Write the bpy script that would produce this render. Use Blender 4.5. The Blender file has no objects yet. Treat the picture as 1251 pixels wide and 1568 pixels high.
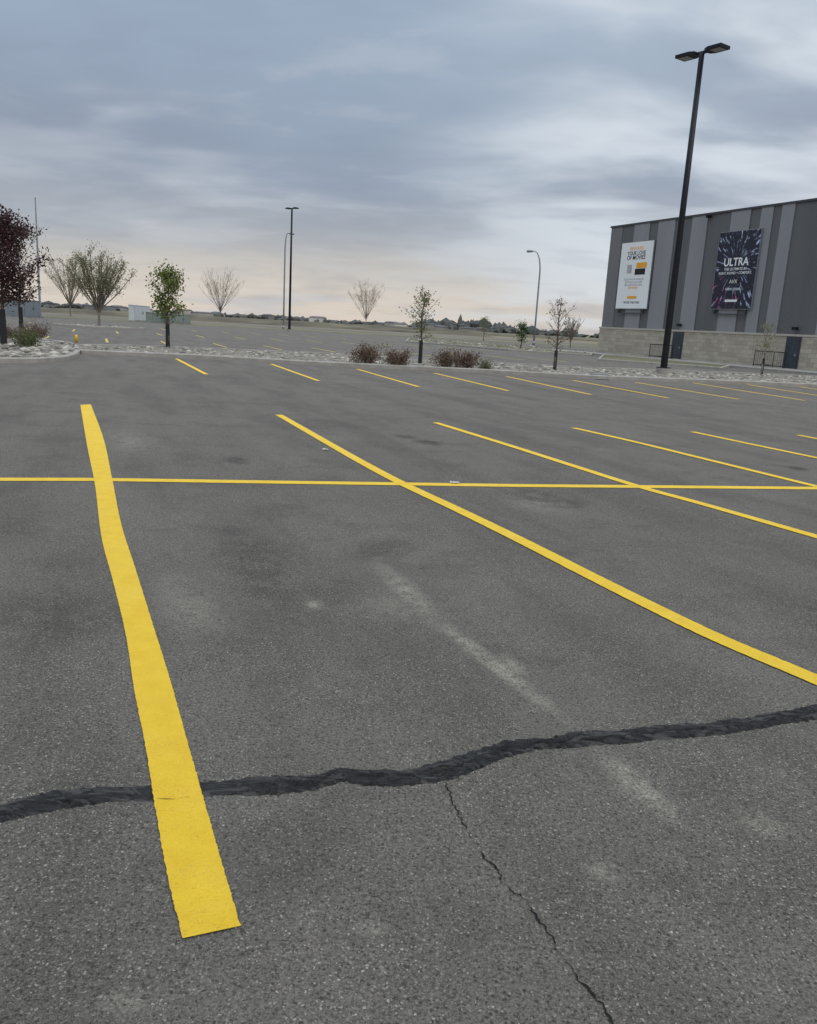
import bpy, bmesh, math, random
import numpy as np
from mathutils import Vector, Matrix, noise

# ------------------------------------------------------------------ survey helpers
F, CU, CV = 1253.0, 625.5, 783.5
PITCH, ROLL, EYE = math.radians(12.8), math.radians(3.2), 1.55
sp, cp, sr, cr = math.sin(PITCH), math.cos(PITCH), math.sin(ROLL), math.cos(ROLL)
def ray(u, v):
    x, y = u-CU, v-CV
    xr, yr = x*cr+y*sr, -x*sr+y*cr
    return (xr, F*cp-yr*sp, -F*sp-yr*cp)
def G(u, v, z=0.0):
    d = ray(u, v); t = (EYE-z)/(-d[2])
    return (d[0]*t, d[1]*t)
def HT(u, v, P):
    d = ray(u, v); t = math.hypot(*P)/math.hypot(d[0], d[1])
    return EYE+d[2]*t
def MPP(P): return math.hypot(*P)/F      # metres per photo pixel at a place
scene = bpy.context.scene
col = scene.collection
rnd = random.Random(7)

# ------------------------------------------------------------------ materials
def new_mat(name):
    m = bpy.data.materials.new(name); m.use_nodes = True
    nt = m.node_tree; b = nt.nodes["Principled BSDF"]
    return m, nt, b
def nd(nt, t, **kw):
    n = nt.nodes.new(t)
    for k, v in kw.items():
        if k in n.inputs: n.inputs[k].default_value = v
        else: setattr(n, k, v)
    return n
def mixc(nt, fac, a, b, blend='MIX'):
    n = nt.nodes.new('ShaderNodeMix'); n.data_type = 'RGBA'; n.blend_type = blend
    for i, val in ((0, fac), (6, a), (7, b)):
        if isinstance(val, (int, float)): n.inputs[i].default_value = val
        elif isinstance(val, tuple): n.inputs[i].default_value = (*val[:3], 1)
        else: nt.links.new(val, n.inputs[i])
    return n.outputs[2]
def mth(nt, op, a, b=None, c=None, clamp=False):
    n = nt.nodes.new('ShaderNodeMath'); n.operation = op; n.use_clamp = clamp
    for i, val in enumerate((a, b, c)):
        if val is None: continue
        if isinstance(val, (int, float)): n.inputs[i].default_value = val
        else: nt.links.new(val, n.inputs[i])
    return n.outputs[0]
def mapr(nt, v, a, b, c=0.0, d=1.0, smooth=False):
    n = nt.nodes.new('ShaderNodeMapRange'); n.clamp = True
    if smooth: n.interpolation_type = 'SMOOTHSTEP'
    nt.links.new(v, n.inputs[0])
    for i, x in enumerate((a, b, c, d)): n.inputs[i+1].default_value = x
    return n.outputs[0]
def pos(nt): return nt.nodes.new('ShaderNodeNewGeometry').outputs['Position']
def noise_n(nt, vec, scale, detail=4, rough=.55, dist=0):
    n = nd(nt, 'ShaderNodeTexNoise', Scale=scale, Detail=detail, Roughness=rough, Distortion=dist)
    nt.links.new(vec, n.inputs['Vector']); return n.outputs[0]
def bump(nt, b, h, strength, dist):
    n = nd(nt, 'ShaderNodeBump', Strength=strength, Distance=dist)
    nt.links.new(h, n.inputs['Height']); nt.links.new(n.outputs[0], b.inputs['Normal'])

def noisy(name, c1, c2, scale, rough=.85, metal=0, detail=5, bstr=0, bdist=.01, island=0, spec=.3):
    m, nt, b = new_mat(name)
    p = pos(nt); f = noise_n(nt, p, scale, detail)
    c = mixc(nt, mapr(nt, f, .3, .7), c1, c2)
    if island:
        g = nt.nodes.new('ShaderNodeNewGeometry')
        k = mapr(nt, g.outputs['Random Per Island'], 0, 1, 1-island, 1+island)
        cc = nt.nodes.new('ShaderNodeVectorMath'); cc.operation = 'SCALE'
        nt.links.new(c, cc.inputs[0]); nt.links.new(k, cc.inputs['Scale']); c = cc.outputs[0]
    nt.links.new(c, b.inputs['Base Color'])
    b.inputs['Roughness'].default_value = rough; b.inputs['Metallic'].default_value = metal
    b.inputs['Specular IOR Level'].default_value = spec
    if bstr: bump(nt, b, f, bstr, bdist)
    return m

def spot(nt, p, c, ang, a, b, inner=.2):
    m = nt.nodes.new('ShaderNodeMapping'); m.vector_type = 'TEXTURE'
    m.inputs['Location'].default_value = (c[0], c[1], 0)
    m.inputs['Rotation'].default_value = (0, 0, ang)
    m.inputs['Scale'].default_value = (a, b, 1)
    nt.links.new(p, m.inputs['Vector'])
    l = nt.nodes.new('ShaderNodeVectorMath'); l.operation = 'LENGTH'
    nt.links.new(m.outputs[0], l.inputs[0])
    return mapr(nt, l.outputs['Value'], inner, 1, 1, 0, True)

def asphalt_mat():
    m, nt, b = new_mat("asphalt")
    L = nt.links
    p = pos(nt)
    mp = nt.nodes.new('ShaderNodeMapping'); mp.vector_type = 'TEXTURE'
    mp.inputs['Rotation'].default_value = (0, 0, math.radians(111)); mp.inputs['Scale'].default_value = (6, 1, 1)
    L.new(p, mp.inputs['Vector'])
    lanes = noise_n(nt, mp.outputs[0], 1.3, 5, .6)
    big = noise_n(nt, p, .30, 5, .6)
    mid = noise_n(nt, p, 1.5, 7, .68)
    blot = noise_n(nt, p, 7, 5, .7)
    fine = noise_n(nt, p, 85, 3, .8)
    grit = noise_n(nt, p, 260, 2, .7)
    wn_ = nd(nt, 'ShaderNodeTexNoise', Scale=130.0, Detail=1); L.new(p, wn_.inputs['Vector'])
    wa = nt.nodes.new('ShaderNodeVectorMath'); wa.operation = 'MULTIPLY_ADD'
    L.new(wn_.outputs['Color'], wa.inputs[0]); wa.inputs[1].default_value = (.011,)*3; L.new(p, wa.inputs[2])
    pw = wa.outputs[0]
    def vor(scale):
        v = nd(nt, 'ShaderNodeTexVoronoi', Scale=scale, Randomness=1.0); L.new(pw, v.inputs['Vector'])
        s = nt.nodes.new('ShaderNodeSeparateColor'); L.new(v.outputs['Color'], s.inputs[0])
        return v.outputs['Distance'], s.outputs
    d0, s0 = vor(58.); d1, s1 = vor(92.); d2, s2 = vor(165.)
    base = mixc(nt, mapr(nt, big, .32, .68), (.140, .125, .104), (.195, .176, .148))
    base = mixc(nt, mth(nt, 'MULTIPLY', mapr(nt, lanes, .44, .66), .6), base, (.24, .216, .182))
    base = mixc(nt, mth(nt, 'MULTIPLY', mapr(nt, lanes, .48, .32), .65), base, (.094, .084, .071))
    base = mixc(nt, mth(nt, 'MULTIPLY', mapr(nt, mid, .50, .66), .65), base, (.092, .083, .071))
    base = mixc(nt, mth(nt, 'MULTIPLY', mapr(nt, blot, .50, .70), .35), base, (.24, .215, .175))
    base = mixc(nt, mapr(nt, fine, .40, .62, 0, .80), base, (.040, .037, .032))
    base = mixc(nt, mapr(nt, grit, .50, .62, 0, .40), base, (.29, .268, .228))
    wn = mth(nt, 'MULTIPLY', mapr(nt, noise_n(nt, p, 80, 4, .85), .42, .56), mapr(nt, noise_n(nt, p, 9, 5, .75), .38, .56))
    wn2 = mapr(nt, noise_n(nt, p, 5, 4, .6), .3, .55)
    def seg(a, bb, w):
        A, B = G(*a), G(*bb)
        cx, cy = (A[0]+B[0])/2, (A[1]+B[1])/2
        return (cx, cy), math.atan2(B[1]-A[1], B[0]-A[0]), math.hypot(B[0]-A[0], B[1]-A[1])/2*1.2, w
    light = None
    for s, amt in ((seg((570, 850), (690, 975), .13), .75), (seg((650, 935), (890, 1120), .085), 1.0), (seg((905, 1140), (1050, 1270), .085), 1.0),
              (seg((462, 925), (498, 927), .13), .9), (seg((890, 1320), (960, 1345), .06), .7), (seg((770, 1000), (800, 1040), .10), .7),
              (seg((540, 1418), (600, 1422), .04), .9), (seg((250, 870), (330, 990), .25), .45), (seg((1100, 1230), (1240, 1300), .10), .5),
              (seg((100, 1540), (280, 1530), .06), .4), (seg((560, 900), (620, 960), .3), .35), (seg((780, 750), (860, 790), .4), .5), (seg((170, 650), (220, 700), .5), .5)):
        k = mth(nt, 'MULTIPLY', spot(nt, p, s[0], s[1], s[2], s[3], .0), amt)
        light = k if light is None else mth(nt, 'MAXIMUM', light, k)
    base = mixc(nt, mth(nt, 'MULTIPLY', light, mth(nt, 'ADD', mth(nt, 'MULTIPLY', wn, .9), .08)), base, (.50, .455, .36))
    dark = None
    for s, amt in ((seg((340, 705), (385, 705), .35), 1), (seg((600, 668), (640, 668), .3), .9), (seg((630, 677), (680, 677), .35), 1),
              (seg((540, 830), (640, 850), .5), .55), (seg((1200, 715), (1240, 718), .3), .9), (seg((1235, 932), (1260, 934), .1), .9),
              (seg((780, 742), (870, 780), .5), .6), (seg((300, 1290), (560, 1330), .3), .4), (seg((20, 900), (140, 1000), .5), .45),
              (seg((420, 640), (560, 660), 1.0), .5), (seg((860, 770), (900, 772), .3), .8), (seg((340, 780), (480, 1000), .35), .55)):
        k = mth(nt, 'MULTIPLY', spot(nt, p, s[0], s[1], s[2], s[3]), amt)
        dark = k if dark is None else mth(nt, 'MAXIMUM', dark, k)
    base = mixc(nt, mth(nt, 'MULTIPLY', dark, wn2), base, (.046, .042, .036))
    def stones(dist, s, thr, rmin, rmax, soft):
        r_ = mapr(nt, s[2], 0, 1, rmin, rmax)
        inside = mth(nt, 'DIVIDE', mth(nt, 'SUBTRACT', r_, dist), soft, clamp=True)
        return mth(nt, 'MULTIPLY', inside, mapr(nt, s[0], thr, thr+.03))
    # the aggregate is more exposed in some patches than others
    expo = mapr(nt, noise_n(nt, p, 1.1, 5, .65), .36, .62, .45, 1)
    dk = mth(nt, 'MULTIPLY', mapr(nt, s1[1], .66, .72), mapr(nt, d1, .3, .55, 1, 0))
    base = mixc(nt, mth(nt, 'MULTIPLY', dk, .75), base, (.038, .035, .030))
    base = mixc(nt, mth(nt, 'MULTIPLY', mth(nt, 'MULTIPLY', stones(d2, s2, .50, .25, .60, .12), .60), expo), base, mixc(nt, s2[1], (.22, .185, .14), (.42, .385, .32)))
    base = mixc(nt, mth(nt, 'MULTIPLY', mth(nt, 'MULTIPLY', stones(d1, s1, .71, .16, .52, .1), .85), expo), base, mixc(nt, s1[1], (.22, .18, .13), (.58, .535, .45)))
    base = mixc(nt, mth(nt, 'MULTIPLY', mth(nt, 'MULTIPLY', stones(d0, s0, .88, .12, .44, .08), .9), expo), base, mixc(nt, s0[1], (.22, .175, .13), (.62, .575, .50)))
    L.new(base, b.inputs['Base Color'])
    b.inputs['Roughness'].default_value = .85
    b.inputs['Specular IOR Level'].default_value = .15
    h = mth(nt, 'ADD', mth(nt, 'MULTIPLY', d1, -.8), mth(nt, 'MULTIPLY', grit, .9))
    h = mth(nt, 'ADD', h, mth(nt, 'MULTIPLY', fine, -1.4))
    bump(nt, b, h, .9, .008)
    return m

def paint_mat():
    m, nt, b = new_mat("yellow_road_paint")
    L = nt.links; p = pos(nt)
    mid = noise_n(nt, p, 9, 5, .6); fine = noise_n(nt, p, 120, 4, .75)
    v1 = nd(nt, 'ShaderNodeTexVoronoi', Scale=92.0); L.new(p, v1.inputs['Vector'])
    c = mixc(nt, mapr(nt, mid, .3, .7), (.78, .475, .008), (.86, .565, .018))
    c = mixc(nt, mapr(nt, noise_n(nt, p, 1.4, 5, .7), .50, .72, 0, .4), c, (.87, .63, .10))
    pits = mth(nt, 'MULTIPLY', mapr(nt, fine, .60, .68), .6)
    c = mixc(nt, pits, c, (.30, .20, .03))
    L.new(c, b.inputs['Base Color'])
    b.inputs['Roughness'].default_value = .65
    h = mth(nt, 'ADD', mth(nt, 'MULTIPLY', v1.outputs['Distance'], -.9), mth(nt, 'MULTIPLY', fine, 1.8))
    bump(nt, b, h, .9, .006)
    return m

M_ASPH = asphalt_mat()
M_PAINT = paint_mat()
M_CONC = noisy("kerb_concrete", (.26, .24, .21), (.36, .335, .295), 3, .9, bstr=.3)
M_ROCK = noisy("river_rock", (.18, .16, .13), (.36, .33, .28), 2, .9, island=.6)
M_BED = noisy("gravel_bed", (.12, .105, .085), (.26, .23, .185), 14, .95, bstr=.5)
M_FIELD = noisy("dry_grass_field", (.15, .125, .07), (.26, .21, .135), .05, .95, detail=8)
M_VERGE = noisy("spring_grass", (.085, .09, .045), (.19, .16, .095), .15, .95, detail=8)
M_BARK = noisy("bark", (.07, .055, .045), (.13, .105, .08), 20, .9, bstr=.4)
M_BARKG = noisy("pale_bark", (.15, .125, .10), (.24, .205, .165), 20, .9)
M_WRAP = noisy("black_trunk_wrap", (.012, .012, .013), (.03, .03, .03), 20, .7)
M_BLACK = noisy("black_powder_coat", (.006, .006, .008), (.012, .012, .015), 6, .5, spec=.25)
M_GALV = noisy("galvanised_steel", (.22, .23, .24), (.32, .33, .34), 4, .5, metal=.4)

def leaf_mat(name, c1, c2):
    m = noisy(name, c1, c2, 3, .6, island=.45)
    nt = m.node_tree; b = nt.nodes["Principled BSDF"]
    tr = nt.nodes.new('ShaderNodeBsdfTranslucent'); mx = nt.nodes.new('ShaderNodeMixShader')
    src = b.inputs['Base Color'].links[0].from_socket
    nt.links.new(src, tr.inputs[0]); mx.inputs[0].default_value = .25
    nt.links.new(b.outputs[0], mx.inputs[1]); nt.links.new(tr.outputs[0], mx.inputs[2])
    nt.links.new(mx.outputs[0], nt.nodes['Material Output'].inputs[0])
    return m
L_GREEN = leaf_mat("leaf_fresh_green", (.10, .13, .022), (.17, .19, .045))
L_OLIVE = leaf_mat("leaf_budding_olive", (.14, .15, .06), (.22, .22, .10))
L_TAN = leaf_mat("leaf_bud_tan", (.20, .18, .11), (.28, .25, .16))
L_MAROON = leaf_mat("leaf_maroon", (.030, .012, .013), (.068, .024, .025))
L_RUST = leaf_mat("leaf_rust", (.11, .052, .038), (.16, .10, .06))
L_SHRUB = leaf_mat("leaf_shrub_green", (.06, .09, .025), (.12, .15, .05))
L_BLUE = leaf_mat("leaf_dark_green", (.03, .075, .02), (.06, .12, .035))

# ------------------------------------------------------------------ mesh helpers
def obj_from(name, verts, faces, mats, midx=None, smooth=False, parent=None):
    me = bpy.data.meshes.new(name)
    me.from_pydata([tuple(v) for v in verts], [], [tuple(f) for f in faces])
    for m in (mats if isinstance(mats, (list, tuple)) else [mats]): me.materials.append(m)
    if midx is not None: me.polygons.foreach_set('material_index', np.array(midx, dtype=np.int32))
    if smooth: me.polygons.foreach_set('use_smooth', np.ones(len(me.polygons), dtype=bool))
    me.update()
    o = bpy.data.objects.new(name, me); col.objects.link(o)
    if parent: o.parent = parent
    return o
def empty(name, loc=(0, 0, 0), rz=0):
    e = bpy.data.objects.new(name, None); e.location = loc; e.rotation_euler = (0, 0, rz)
    col.objects.link(e); return e
def box(name, x0, x1, y0, y1, z0, z1, mat, parent=None, bev=0):
    bm = bmesh.new()
    bmesh.ops.create_cube(bm, size=1)
    for v in bm.verts:
        v.co = Vector(((x0+x1)/2+v.co.x*(x1-x0), (y0+y1)/2+v.co.y*(y1-y0), (z0+z1)/2+v.co.z*(z1-z0)))
    if bev: bmesh.ops.bevel(bm, geom=bm.edges[:], offset=bev, segments=2, affect='EDGES')
    me = bpy.data.meshes.new(name); bm.to_mesh(me); bm.free(); me.materials.append(mat)
    o = bpy.data.objects.new(name, me); col.objects.link(o)
    if parent: o.parent = parent
    return o
class Acc:
    def __init__(s): s.v = []; s.f = []; s.m = []
    def tube(s, pts, rads, n=6, mi=0, cap=True):
        rings = []
        pts = [Vector(p) for p in pts]
        for i, p in enumerate(pts):
            d = (pts[min(i+1, len(pts)-1)]-pts[max(i-1, 0)])
            if d.length < 1e-6: d = Vector((0, 0, 1))
            d.normalize()
            a = d.orthogonal().normalized() if i == 0 else (prev_a - d*prev_a.dot(d)).normalized()
            prev_a = a; b = d.cross(a)
            k = len(s.v); rings.append(k)
            for j in range(n):
                t = 2*math.pi*j/n
                s.v.append(p+(a*math.cos(t)+b*math.sin(t))*rads[i])
        for i in range(len(rings)-1):
            for j in range(n):
                s.f.append((rings[i]+j, rings[i]+(j+1) % n, rings[i+1]+(j+1) % n, rings[i+1]+j)); s.m.append(mi)
        if cap:
            s.f.append(tuple(rings[-1]+j for j in range(n))); s.m.append(mi)
            s.f.append(tuple(rings[0]+n-1-j for j in range(n))); s.m.append(mi)
    def leaf(s, p, size, mi, r):
        d = Vector((r.gauss(0, 1), r.gauss(0, 1), r.gauss(0, .8))).normalized()
        a = d.orthogonal().normalized(); a.rotate(Matrix.Rotation(r.random()*6.28, 3, d)); b = d.cross(a)
        l, w = size*r.uniform(.7, 1.3)*.5, size*r.uniform(.4, .7)*.5
        k = len(s.v)
        s.v += [p-a*l, p+b*w, p+a*l, p-b*w]
        s.f.append((k, k+1, k+2, k+3)); s.m.append(mi)
    def boxx(s, x0, x1, y0, y1, z0, z1, mi=0, M=None):
        k = len(s.v)
        for z in (z0, z1):
            for x, y in ((x0, y0), (x1, y0), (x1, y1), (x0, y1)):
                v = Vector((x, y, z)); s.v.append(M @ v if M else v)
        for f in ((3, 2, 1, 0), (4, 5, 6, 7), (0, 1, 5, 4), (1, 2, 6, 5), (2, 3, 7, 6), (3, 0, 4, 7)):
            s.f.append(tuple(k+i for i in f)); s.m.append(mi)
    def obj(s, name, mats, smooth=False, parent=None, loc=None):
        o = obj_from(name, s.v, s.f, mats, s.m, smooth, parent)
        if loc: o.location = loc
        return o

def catmull(P, step):
    P = [Vector(p).to_2d() if len(p) > 2 else Vector(p) for p in P]
    out = []
    for i in range(len(P)-1):
        p0 = P[i-1] if i else P[i]*2-P[i+1]
        p1, p2 = P[i], P[i+1]
        p3 = P[i+2] if i+2 < len(P) else P[i+1]*2-P[i]
        n = max(1, int((p2-p1).length/step))
        for j in range(n):
            t = j/n
            out.append(.5*((2*p1)+(p2-p0)*t+(2*p0-5*p1+4*p2-p3)*t*t+(3*p1-p0-3*p2+p3)*t*t*t))
    out.append(P[-1]); return out

# ------------------------------------------------------------------ ground
GZ = -.03
o = obj_from("ground", [(-4000, -600, GZ), (4000, -600, GZ), (4000, 6000, GZ), (-4000, 6000, GZ)], [(0, 1, 2, 3)], M_FIELD)
def poly(name, pts, z, mat):
    return obj_from(name, [(p[0], p[1], z) for p in pts], [tuple(range(len(pts)))], mat)
asph = poly("parking_lot", [(-95, -25), (95, -25), (95, 75), (70, 112), (-20, 118), (-95, 104)], 0, M_ASPH)

# ------------------------------------------------------------------ painted lines
def strip_edges(L, R, name, z, mat, jit=.0025, step=.02):
    A = catmull(L, step); n = len(A)
    B = catmull(R, step)
    Bi = [B[min(len(B)-1, round(i*(len(B)-1)/(n-1)))] for i in range(n)]
    acc = Acc()
    for i in range(n):
        a, b = A[i], Bi[i]; d = (b-a).normalized()
        j1 = (noise.noise(Vector((a.x*45, a.y*45, 1)))*1.0+noise.noise(Vector((a.x*140, a.y*140, 5))))*jit
        j2 = (noise.noise(Vector((b.x*45, b.y*45, 9)))*1.0+noise.noise(Vector((b.x*140, b.y*140, 3))))*jit
        a = a+d*j1; b = b+d*j2
        acc.v += [Vector((a.x, a.y, z)), Vector((b.x, b.y, z))]
    for i in range(n-1):
        acc.f.append((2*i, 2*i+1, 2*i+3, 2*i+2)); acc.m.append(0)
    return acc.obj(name, [mat])
def strip(pts, w, name, z=.006, mat=None, jit=.003, step=.03):
    C = catmull(pts, step); L = []; R = []
    for i, c in enumerate(C):
        d = C[min(i+1, len(C)-1)]-C[max(i-1, 0)]; d.normalize(); nn = Vector((-d.y, d.x))
        L.append(c+nn*w/2); R.append(c-nn*w/2)
    acc = Acc()
    for i in range(len(C)):
        a, b = L[i], R[i]; d = (b-a).normalized()
        a = a+d*(noise.noise(Vector((a.x*35, a.y*35, 1)))*1.5)*jit
        b = b+d*(noise.noise(Vector((b.x*35, b.y*35, 9)))*1.5)*jit
        acc.v += [Vector((a.x, a.y, z)), Vector((b.x, b.y, z))]
    for i in range(len(C)-1):
        acc.f.append((2*i, 2*i+1, 2*i+3, 2*i+2)); acc.m.append(0)
    return acc.obj(name, [mat or M_PAINT])
Lp = [(123, 620), (133, 680), (145, 740), (155, 820), (173, 890), (192, 970), (206, 1060), (222, 1140), (238, 1240), (258, 1350), (280, 1439)]
Rp = [(139, 619), (158, 670), (172, 735), (185, 800), (207, 870), (232, 950), (260, 1040), (285, 1130), (309, 1215), (336, 1310), (368, 1420)]
strip_edges([G(*p) for p in Lp], [G(*p) for p in Rp], "parking_line", .006, M_PAINT, jit=.0025, step=.006)
NL = "parking_line"
def gl(*pp): return [G(*p) for p in pp]
strip(gl((427, 635), (500, 677), (560, 711), (617, 741), (700, 780), (800, 829), (900, 880), (1000, 930), (1100, 978), (1251, 1042), (1340, 1082)), .125, NL, step=.015)
strip(gl((667, 647), (780, 682), (880, 714), (978, 745), (1080, 773), (1251, 822), (1420, 870)), .125, NL)
strip(gl((878, 655), (970, 676), (1060, 698), (1251, 745), (1420, 786)), .125, NL)
strip(gl((1060, 661), (1150, 680), (1251, 701), (1450, 742)), .125, NL)
strip(gl((1222, 666), (1320, 685), (1480, 716)), .125, NL)
strip(gl((-150, 733), (0, 734), (160, 734.5), (400, 738), (617, 741), (800, 743.5), (978, 745), (1251, 747.5), (1450, 750)), .15, NL, z=.0045)
for a, b in (((270, 549), (316, 573)), ((415, 557), (488, 583)), ((547, 565), (641, 592)), ((665, 571), (778, 598)), ((775, 576), (905, 604)),
             ((877, 582), (1023, 609)), ((972, 585), (1131, 611)), ((1061, 586), (1232, 613)), ((1140, 588), (1330, 617)), ((1225, 592), (1430, 622))):
    strip([G(*a), G(*b)], .12, NL, step=.2)
M_PAINTOLD = noisy("faded_yellow_paint", (.5, .36, .06), (.62, .47, .12), 4, .7)
e2 = Vector((-.36, .933)); e1 = Vector((.933, .36))
acc = Acc()
for row, (dist, x0, x1) in enumerate(((48, -26, 10), (66, -34, 16), (86, -40, 6))):
    org = Vector((0, dist))
    k = int((x0)/2.8)
    while k*2.8 < x1:
        c = org+e1*(k*2.8); a = c-e2*2.6; b = c+e2*2.6; n = e1*.06
        i = len(acc.v)
        acc.v += [Vector((*(a-n), .005)), Vector((*(a+n), .005)), Vector((*(b+n), .005)), Vector((*(b-n), .005))]
        acc.f.append((i, i+1, i+2, i+3)); acc.m.append(0); k += 1
acc.obj("parking_lines_far_lot", [M_PAINTOLD])

# ------------------------------------------------------------------ cracks
def seal_mat():
    m, nt, b = new_mat("crack_sealant")
    p = pos(nt)
    f = noise_n(nt, p, 22, 6, .75); g = noise_n(nt, p, 180, 3, .7)
    mp = nt.nodes.new('ShaderNodeMapping'); mp.inputs['Scale'].default_value = (1, 3.0, 1); mp.inputs['Rotation'].default_value = (0, 0, -.2)
    nt.links.new(p, mp.inputs[0]); st = noise_n(nt, mp.outputs[0], 8, 7, .7, 1.2)
    c = mixc(nt, mapr(nt, f, .35, .65), (.016, .016, .016), (.046, .044, .041))
    c = mixc(nt, mapr(nt, st, .51, .60, 0, .8), c, (.10, .095, .087))
    c = mixc(nt, mapr(nt, g, .60, .68, 0, .6), c, (.18, .168, .15))
    vein = mapr(nt, mth(nt, 'ABSOLUTE', mth(nt, 'SUBTRACT', st, .5)), 0, .014, 1, 0)
    c = mixc(nt, mth(nt, 'MULTIPLY', vein, .9), c, (.006, .006, .006))
    nt.links.new(c, b.inputs['Base Color']); b.inputs['Roughness'].default_value = .5
    b.inputs['Specular IOR Level'].default_value = .35
    h = mth(nt, 'ADD', mth(nt, 'MULTIPLY', st, 3), mth(nt, 'MULTIPLY', g, .7)); h = mth(nt, 'SUBTRACT', h, vein)
    bump(nt, b, h, 1, .016)
    return m
M_SEAL = seal_mat()
M_GAP = noisy("crack_void", (.006, .006, .006), (.015, .014, .013), 60, 1)
cpts = [(-60, 1256), (0, 1244), (60, 1232), (130, 1221), (230, 1214), (320, 1208), (420, 1202), (480, 1200), (525, 1188), (560, 1192), (620, 1191),
        (680, 1181), (730, 1162), (800, 1143), (880, 1135), (960, 1127), (1050, 1119), (1120, 1113), (1180, 1103), (1251, 1090), (1330, 1078)]
C = catmull([G(*p) for p in cpts], .005)
XL, XR = G(225, 1215)[0], G(325, 1208)[0]
acc = Acc(); NX = 15
for i, c in enumerate(C):
    d = (C[min(i+3, len(C)-1)]-C[max(i-3, 0)]).normalized(); n = Vector((-d.y, d.x))
    s = c.x
    w = .050+.014*noise.noise(Vector((s*3, 0, 0)))
    n2_ = lambda k, q: noise.noise(Vector((s*k, q, 0)))
    e0 = -w+.018*n2_(6, 3)+.014*abs(n2_(22, 3))-.010*n2_(45, 4)+.007*n2_(110, 3)
    e1_ = w+.020*n2_(6, 8)+.014*abs(n2_(19, 8))+.010*n2_(40, 9)+.007*n2_(100, 8)
    amp = min(1, max(.0, XL-c.x, c.x-XR)/.12)
    for j in range(NX):
        t = j/(NX-1); q = c+n*(e0+(e1_-e0)*t)
        edge = math.sin(math.pi*t)**.4
        # overlapping folds running along the crack
        lump = 1-abs(noise.noise(Vector((q.x*5, q.y*24, 2))))*3+.5*noise.noise(Vector((q.x*25, q.y*60, 5)))
        z = .0012+edge*(.0015+amp*(.003+.013*max(0, lump)))
        acc.v.append(Vector((q.x, q.y, z)))
for i in range(len(C)-1):
    for j in range(NX-1):
        k = i*NX+j
        acc.f.append((k, k+1, k+NX+1, k+NX)); acc.m.append(0)
acc.obj("sealed_crack", [M_SEAL], smooth=True)
def jag(pts, w, amp, name, z, step=.008, seed=0, gap=None):
    C = catmull(pts, step); acc = Acc()
    for i, c in enumerate(C):
        d = (C[min(i+3, len(C)-1)]-C[max(i-3, 0)]).normalized(); n = Vector((-d.y, d.x))
        c = c+n*(noise.noise(Vector((c.x*14, c.y*14, seed)))*amp+noise.noise(Vector((c.x*60, c.y*60, seed)))*amp*.55+noise.noise(Vector((c.x*160, c.y*160, seed)))*amp*.2)
        ww = w*max(.10, .7+1.5*noise.noise(Vector((c.x*25, c.y*25, seed+7)))+.6*noise.noise(Vector((c.x*110, c.y*110, seed+7))))
        acc.v += [Vector((*(c+n*ww), z)), Vector((*(c-n*ww), z))]
    for i in range(len(C)-1):
        if gap is not None and noise.noise(Vector((C[i].x*6, C[i].y*6, seed+3))) > gap: continue
        acc.f.append((2*i, 2*i+1, 2*i+3, 2*i+2)); acc.m.append(0)
    return acc.obj(name, [M_GAP])
jag(gl((683, 1198), (700, 1245), (735, 1300), (770, 1350), (800, 1378), (830, 1415), (860, 1460), (890, 1503), (925, 1545), (945, 1590)), .0026, .020, "pavement_crack", .003, step=.005)
jag([G(u, v+6) for u, v in ((-60, 1256), (0, 1244), (60, 1232), (130, 1221), (195, 1217))], .003, .012, "pavement_crack", .019, seed=4, gap=.15)
jag([G(u, v-3) for u, v in cpts[6:14]], .0045, .018, "pavement_crack", .019, seed=5, gap=.05)
jag([G(u, v+3) for u, v in cpts[11:]], .0045, .018, "pavement_crack", .019, seed=6, gap=.1)
jag(gl((240, 1224), (262, 1226), (285, 1223), (306, 1224)), .0010, .004, "pavement_crack", .0085, seed=2, gap=.35)

# ------------------------------------------------------------------ kerbed beds
def inset(P, w):
    n = len(P); out = []
    area = sum(P[i][0]*P[(i+1) % n][1]-P[(i+1) % n][0]*P[i][1] for i in range(n))
    sgn = 1 if area > 0 else -1
    for i in range(n):
        a, b, c = Vector(P[i-1]), Vector(P[i]), Vector(P[(i+1) % n])
        d1 = (b-a).normalized(); d2 = (c-b).normalized()
        n1 = Vector((-d1.y, d1.x))*sgn; n2 = Vector((-d2.y, d2.x))*sgn
        m = (n1+n2).normalized(); k = w/max(.4, m.dot(n1))
        out.append(b+m*k)
    return out
def bed(name, P, mat_in, kw=.16, kh=.15):
    P = [Vector(p) for p in P]; I = inset(P, kw); I0 = inset(P, .025); n = len(P)
    acc = Acc()
    for ring, z in ((P, 0), (P, kh-.025), (I0, kh), (I, kh), (I, kh-.04)):
        for p in ring: acc.v.append(Vector((p.x, p.y, z)))
    for r in range(4):
        for i in range(n):
            j = (i+1) % n
            acc.f.append((r*n+i, r*n+j, (r+1)*n+j, (r+1)*n+i)); acc.m.append(0)
    acc.f.append(tuple(4*n+i for i in range(n))); acc.m.append(1)
    e = acc.obj(name, [M_CONC, mat_in])
    return I
def inpoly(x, y, P):
    c = False; n = len(P)
    for i in range(n):
        a, b = P[i], P[i-1]
        if (a[1] > y) != (b[1] > y) and x < (b[0]-a[0])*(y-a[1])/(b[1]-a[1])+a[0]: c = not c
    return c
bm = bmesh.new(); bmesh.ops.create_icosphere(bm, subdivisions=1, radius=1)
ICO_V = np.array([v.co[:] for v in bm.verts]); ICO_F = [tuple(v.index for v in f.verts) for f in bm.faces]; bm.free()
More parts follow.
